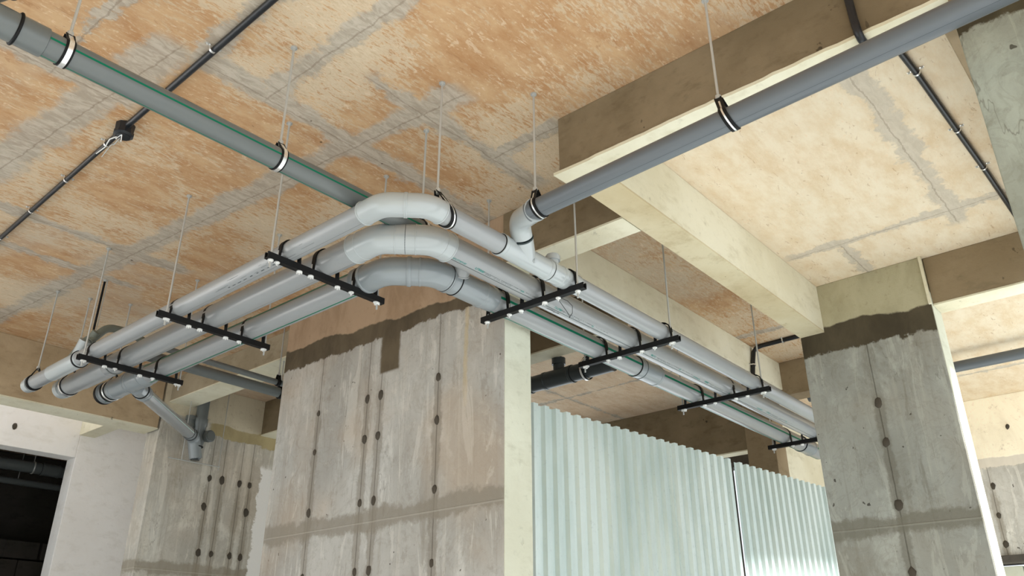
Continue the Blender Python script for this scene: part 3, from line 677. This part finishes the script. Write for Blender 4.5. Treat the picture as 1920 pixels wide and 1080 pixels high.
def trapeze(origin, axis, length, pipes, rods, label, rodtop, ext=.016):
    """rail runs along axis; pipes: (offset, z, r); rods offsets; built in place"""
    ox, oy = origin
    t = thing('pipe_support', (ox, oy, .697), label, 'pipe support', 'black rails carrying the three pipes')
    ax = Vector(axis); pr = Vector((-ax.y, ax.x, 0))
    def at(s, z, q=0): return Vector((ox, oy, 0)) + ax*s + pr*q + Vector((0, 0, z))
    w, h, th = .0058, .0065, .0016; z0 = .6975
    prof = [(-w, -h), (w, -h), (w, h), (.0028, h), (.0028, h-th), (w-th, h-th), (w-th, -h+th), (-w+th, -h+th), (-w+th, h-th), (-.0028, h-th), (-.0028, h), (-w, h)]
    mb = MB(); k = len(prof)
    for s_ in (0, length):
        for q, zz in prof: mb.v.append(W(*at(s_, z0+zz, q)))
    for j in range(k): mb.face([j, (j+1) % k, k+(j+1) % k, k+j])
    for e in (0, k):
        mb.face([e+0, e+1, e+6, e+7] if True else []); mb.face([e+1, e+2, e+5, e+6]); mb.face([e+2, e+3, e+4, e+5]); mb.face([e+0, e+7, e+8, e+11]); mb.face([e+8, e+9, e+10, e+11])
    mb.build('rail', M_RAIL, t)
    for (s_, zc, r) in pipes:
        R = r+.0016; path = [at(s_-R-.0015, ZL-.001)]
        for i in range(0, 19):
            a = PI - PI*i/18; path.append(at(s_+math.cos(a)*R, zc+math.sin(a)*R))
        path.append(at(s_+R+.0015, ZL-.001)); mb = MB(); base = 0; n = len(path)
        for i, p in enumerate(path):
            c = at(s_, zc); d = (p-c); d.normalize()
            for q, o_ in ((-.0056, -.0008), (.0056, -.0008), (.0056, .0014), (-.0056, .0014)): mb.v.append(W(*(p+pr*q+d*o_)))
        for i in range(n-1):
            for j in range(4): mb.face([4*i+j, 4*i+(j+1) % 4, 4*i+4+(j+1) % 4, 4*i+4+j])
        mb.face([0, 1, 2, 3]); mb.face([4*n-4, 4*n-3, 4*n-2, 4*n-1])
        mb.build('pipe_strap', M_RUB, t, smooth=50)
        for k_ in (-1, 1):
            p = at(s_+k_*(R+.0042), 0); MB().sweep([(p.x, p.y, .690), (p.x, p.y, ZL+.012)], .0012, n=8).build('strap_stud', M_STEEL, t)
            wingnut(t, p.x, p.y, .6905)
    for s_ in rods:
        p = at(s_, 0); rod(t, p.x, p.y, .676, rodtop(p.x, p.y)); wingnut(t, p.x, p.y, .6905, 1.25)
        MB().lathe((p.x, p.y, ZL-.001), (p.x, p.y, ZL+.004), [(0, .0042), (.004, .0042), (.005, .003)], 6).build('rod_nut', M_STEEL, t)
    return t
def soffit(x, y):
    if 1.072 <= x <= 1.128 and .1 <= y <= .8: return .873
    if 1.128 <= x <= 2.185 and .721 <= y <= .79: return .862
    return 1.0
LP = [(X1-.7185, z1, r1), (X2-.7185, z2, r2_), (X3-.7185, z2, r2_)]
RP = [(Y1-.853, z1, r1), (Y2-.853, z2, r2_), (Y3-.853, z2, r2_)]
trapeze((.7185, 1.215), (1, 0, 0), .282, LP, (.010, .267), 'black rail carrying three pipes, nearest the bend on the arm with capped ends', soffit)
trapeze((.7215, 1.622), (1, 0, 0), .278, LP, (.020, .267), 'black rail carrying three pipes, middle one on the arm with capped ends', soffit)
trapeze((.7265, 2.020), (1, 0, 0), .274, [(a-.006, b, c) for a, b, c in LP], (.014, .266), 'black rail carrying three pipes, beside the capped pipe ends', soffit)
trapeze((1.212, .850), (0, 1, 0), .278, RP, (.018, .262), 'black rail carrying three pipes, just past the pale wye fitting', soffit)
trapeze((1.585, .852), (0, 1, 0), .286, RP, (.022, .27), 'black rail carrying three pipes, over the first corrugated sheets', soffit)
trapeze((2.075, .856), (0, 1, 0), .286, RP, (.022, .27), 'black rail carrying three pipes, over the dark joint between the sheets', soffit)
trapeze((2.69, .858), (0, 1, 0), .288, [(a+.002, b, c) for a, b, c in RP], (.022, .27), 'black rail carrying three pipes, half hidden by the one-row pillar', soffit)

t = thing('tie_wire', (1.23, .90, .688), 'thin loose loop of wire hanging off the rail just past the pale wye fitting', 'wire')
MB().sweep([(1.2149, .9193, .688), (1.2412, .9299, .6885), (1.2712, .9417, .688), (1.2962, .9521, .6875), (1.3050, .960, .688), (1.2900, .940, .689), (1.2594, .9173, .6885), (1.2313, .9085, .688), (1.2122, .9103, .688)], .0006, n=6).build('wire_loop', M_RUB, t, smooth=60)
def hanger(P, u, r, rx, label, ry=None, lean=0., gap=.02, group='ring clamps hanging single pipes', bright=True, top=1.0):
    """split ring clamp on a pipe with a threaded rod to the soffit"""
    P = Vector(P); u = Vector(u).normalized(); t = thing('ring_hanger', tuple(P), label, 'pipe clamp', group)
    side = u.cross(Vector((0, 0, 1))).normalized(); up = side.cross(u)
    if up.z < 0: up = -up
    apex = r+gap
    def ring(R, w, th, mat, nm, drop=False):
        path = []
        n = 30
        for i in range(n+1):
            a = math.radians(128) + math.radians(284)*i/n   # open at the crown
            path.append((math.cos(a)*R, math.sin(a)*R))
        path = [(-.0022, apex)] + path + [(.0022, apex)]
        mb = MB()
        for (s_, h_) in path:
            d = Vector((s_, h_)).normalized()
            for q, o_ in ((-w, 0), (w, 0), (w, th), (-w, th)):
                mb.v.append(W(*(P + side*(s_+d.x*o_) + up*(h_+d.y*o_) + u*(q + lean*(h_+r)/(apex+r)))))
        k = len(path)
        for i in range(k-1):
            for j in range(4): mb.face([4*i+j, 4*i+(j+1) % 4, 4*i+4+(j+1) % 4, 4*i+4+j])
        mb.face([0, 1, 2, 3]); mb.face([4*k-4, 4*k-3, 4*k-2, 4*k-1])
        mb.build(nm, mat, t, smooth=50)
    ring(r+.0004, .0062, .0018, M_RUB, 'rubber_lining'); ring(r+.0022, .0032, .0012, M_BAND if bright else M_RUB, 'steel_band') if not lean else ring(r+.0022, .0014, .0008, M_BAND, 'steel_band')
    T = P + up*apex + u*lean
    MB().lathe((T.x, T.y, T.z-.004), (T.x, T.y, T.z+.008), [(0, .0032), (.004, .0032), (.004, .0045), (.010, .0045), (.012, .003)], 8).build('clamp_nut', M_STEEL, t)
    if top: rod(t, T.x, T.y, T.z, top)
    return t
hanger(tl(.262), B-A, .0182, 0, 'ring clamp on the dark striped pipe beside its wye fitting', gap=.012)
hanger(tl(.603), B-A, .0182, 0, 'ring clamp on the dark striped pipe, midway along it', gap=.012)
hanger(tl(.926), B-A, .0182, 0, 'ring clamp on the dark striped pipe, hidden behind the bend', gap=.012)
hanger((.872, Y1, z1), (1, 0, 0), r1, 0, 'ring clamp gripping the slim pipe beside its pale bend', gap=.018, lean=-.03)
hanger(sr(.774), (0, -1, 0), .0182, 0, 'ring clamp on the blue grey pipe beside its pale elbow', gap=.020, lean=-.012)
hanger(sr(.402), (0, -1, 0), .0182, 0, 'ring clamp on the blue grey pipe below the dark beam', gap=.026, lean=-.018)
hanger((X1, 2.392, z1), (0, 1, 0), r1, 0, 'open ring clamp at the capped end of the slim pipe', gap=.02, bright=False)
hanger((X2, 2.372, z2), (0, 1, 0), r2_, 0, 'ring clamp at the capped end of the middle pipe', gap=.02)
hanger((X3, 2.325, z2), (0, 1, 0), r2_, 0, 'ring clamp at the plugged end of the green-striped pipe', gap=.02)
hanger((1.862, 1.315, .80), (0, 1, 0), .0275, 0, 'ring clamp on the black drain pipe', gap=.012)
hanger((1.40, 2.172, .800), (1, 0, 0), .0158, 0, 'black ring clamp on the thick waste pipe beside the tall pillar', gap=.02, bright=False, top=.91)
hanger((1.345, 2.105, .806), (1, 0, 0), .0088, 0, 'small black clamp on the thin waste pipe beside the tall pillar', gap=.014, bright=False, top=1.0)
t = thing('hanging_rod', (.822, 2.2, .80), 'black sleeved rod hanging above the rail beside the capped ends', 'rod')
rod(t, .822, 2.215, .775, 1.0, r=.0030, mat=M_RUB); rod(t, .829, 2.215, .775, 1.0, r=.0014, top=False)
# small steel stirrup under the riser elbow
t = thing('steel_stirrup', (1.50, 2.82, .70), 'thin steel bar on two wires under the pale riser elbow', 'pipe support')
MB().sweep([(1.402, 2.835, .700), (1.606, 2.83, .6985)], .0022, n=8).build('bar', M_STEEL, t)
rod(t, 1.60, 2.83, .685, 1.0, r=.0015, top=False); rod(t, 1.430, 2.79, .69, .91, r=.0015, top=False)
MB().lathe((1.486, 2.80, .698), (1.486, 2.80, .709), [(0, .016), (.003, .016), (.011, .020)], 20).build('saddle', M_DKP, t)

# ---------------------------------------------------------------- conduits
def clip(x, y, z, u, r, label, group, n=(0, 0, -1)):
    """two-eared saddle clip: u run direction, n away from the surface"""
    u, n = Vector(u).normalized(), Vector(n); s_ = u.cross(n)
    P = Vector((x, y, z)); mb = MB(); path = []
    path.append((-r-.0085, 0)); path.append((-r-.001, 0))
    for i in range(11): a = PI-PI*i/10; path.append((math.cos(a)*(r+.0008), r+math.sin(a)*(r+.0008)))
    path += [(r+.001, 0), (r+.0085, 0)]
    for q, h in path:
        for k, o_ in ((-.0022, .0002), (.0022, .0002), (.0022, .0014), (-.0022, .0014)): mb.v.append(W(*(P + s_*q + n*(h+o_) + u*k)))
    m = len(path)
    for i in range(m-1):
        for j in range(4): mb.face([4*i+j, 4*i+(j+1) % 4, 4*i+4+(j+1) % 4, 4*i+4+j])
    mb.face([0, 1, 2, 3]); mb.face([4*m-4, 4*m-3, 4*m-2, 4*m-1])
    o = mb.build('cable_clip', M_BAND); tag(o, label, 'clip', group)
    for k in (-1, 1):
        c = P + s_*k*(r+.0055) + n*.0014
        MB().lathe(c, c+n*.003, [(0, .0022), (.002, .0022), (.003, .001)], 8).build('screw', M_STEEL, o)
rc = .0062
t = thing('conduit', (.515, 1.4, .99), 'black conduit clipped across the brown soffit', 'conduit')
pipe(t, (.503, .55, 1-rc-.001), (.5155, 1.46, 1-rc-.001), rc, M_COND); pipe(t, (.5165, 1.485, 1-rc-.001), (.540, 2.60, 1-rc-.001), rc*.85, M_COND)
where = ['by the frame top', 'beyond the crossing pipe past the junction box', 'third after the junction box', 'fourth after the junction box', 'last before the frame edge']
for k, (x, y) in enumerate(((.508, 1.129), (.518, 1.551), (.5225, 1.753), (.5265, 1.954), (.531, 2.15))):
    lb = ['white clip on the black conduit, between the dark pipe and the frame top', 'white clip on the black conduit, first past the junction box', 'white clip on the black conduit, second past the junction box',
          'white clip on the black conduit, third past the junction box', 'white clip on the black conduit, fourth and last past the junction box'][k]
    clip(x, y, 1.0, (.01, 1, 0), rc, lb, 'clips on the soffit conduit')
jb = thing('junction_box', (.517, 1.472, 1.0), 'small round black junction box on the soffit conduit with a loose wire', 'junction box')
MB().lathe((.517, 1.472, 1.0), (.517, 1.472, .972), [(0, .019), (.018, .018), (.018, .0195), (.024, .0195), (.027, .014), (.028, .014)], 10).build('box', M_COND, jb, smooth=30)
MB().sweep([(.511, 1.478, .974), (.500, 1.49, .966), (.502, 1.51, .957), (.497, 1.535, .95)], .0012, n=6).build('wire', M_NUT, jb, smooth=60)
MB().sweep([(.515, 1.478, .974), (.512, 1.492, .962), (.508, 1.50, .960), (.507, 1.53, .945)], .0010, n=6).build('wire', M_STEEL, jb, smooth=60)
MB().sweep([(.512, 1.466, .973), (.518, 1.478, .964), (.508, 1.482, .968), (.512, 1.466, .973)], .0014, n=6).build('wire_tie', M_BAND, jb, smooth=60)

t = thing('conduit', (1.07, .23, .94), 'black conduit bending under the dark beam and over the pale bay', 'conduit')
cx = 1.066; yy = .228
MB().sweep([(cx, yy, .998), (cx, yy-.002, .90), (cx-.002, yy-.004, .874), (cx+.004, yy-.005, .8645), (cx+.03, yy-.006, .8635), (1.126, .224, .8635), (1.133, .2235, .866), (1.136, .223, .875), (1.137, .2225, .93), (1.139, .222, .98), (1.152, .2215, .9935), (1.25, .219, .9935), (1.384, .2115, .9935), (1.622, .204, .9935), (1.806, .198, .9935), (2.19, .19, .9935)], rc, n=14).build('tube', M_COND, t, smooth=50)
for k, (x, y) in enumerate(((1.384, .2115), (1.622, .204), (1.806, .198))):
    clip(x, y, 1.0, (1, -.03, 0), rc, ['white eared clip on the bay conduit, nearest the blue grey pipe', 'white eared clip on the bay conduit, middle of the three', 'white eared clip on the bay conduit, nearest the far beam'][k], 'clips on the bay conduit')
t = thing('conduit', (2.5, 1.07, .95), 'short black conduit bending down the pale beam above the pipes', 'conduit')
MB().sweep([(2.49, .79, .9935), (2.50, .90, .9935), (2.503, 1.04, .9935), (2.502, 1.062, .990), (2.498, 1.070, .978), (2.485, 1.071, .94), (2.47, 1.071, .89), (2.468, 1.065, .86), (2.47, 1.04, .83)], .0072, n=14).build('tube', M_COND, t, smooth=50)
clip(2.50, .965, 1.0, (0, 1, 0), .0072, 'white clip on the short conduit, on the soffit', 'clips on the short conduit')
clip(2.480, 1.078, .925, (.2, 0, 1), .0072, 'white clip on the short conduit, on the beam face', 'clips on the short conduit', n=(0, -1, 0))
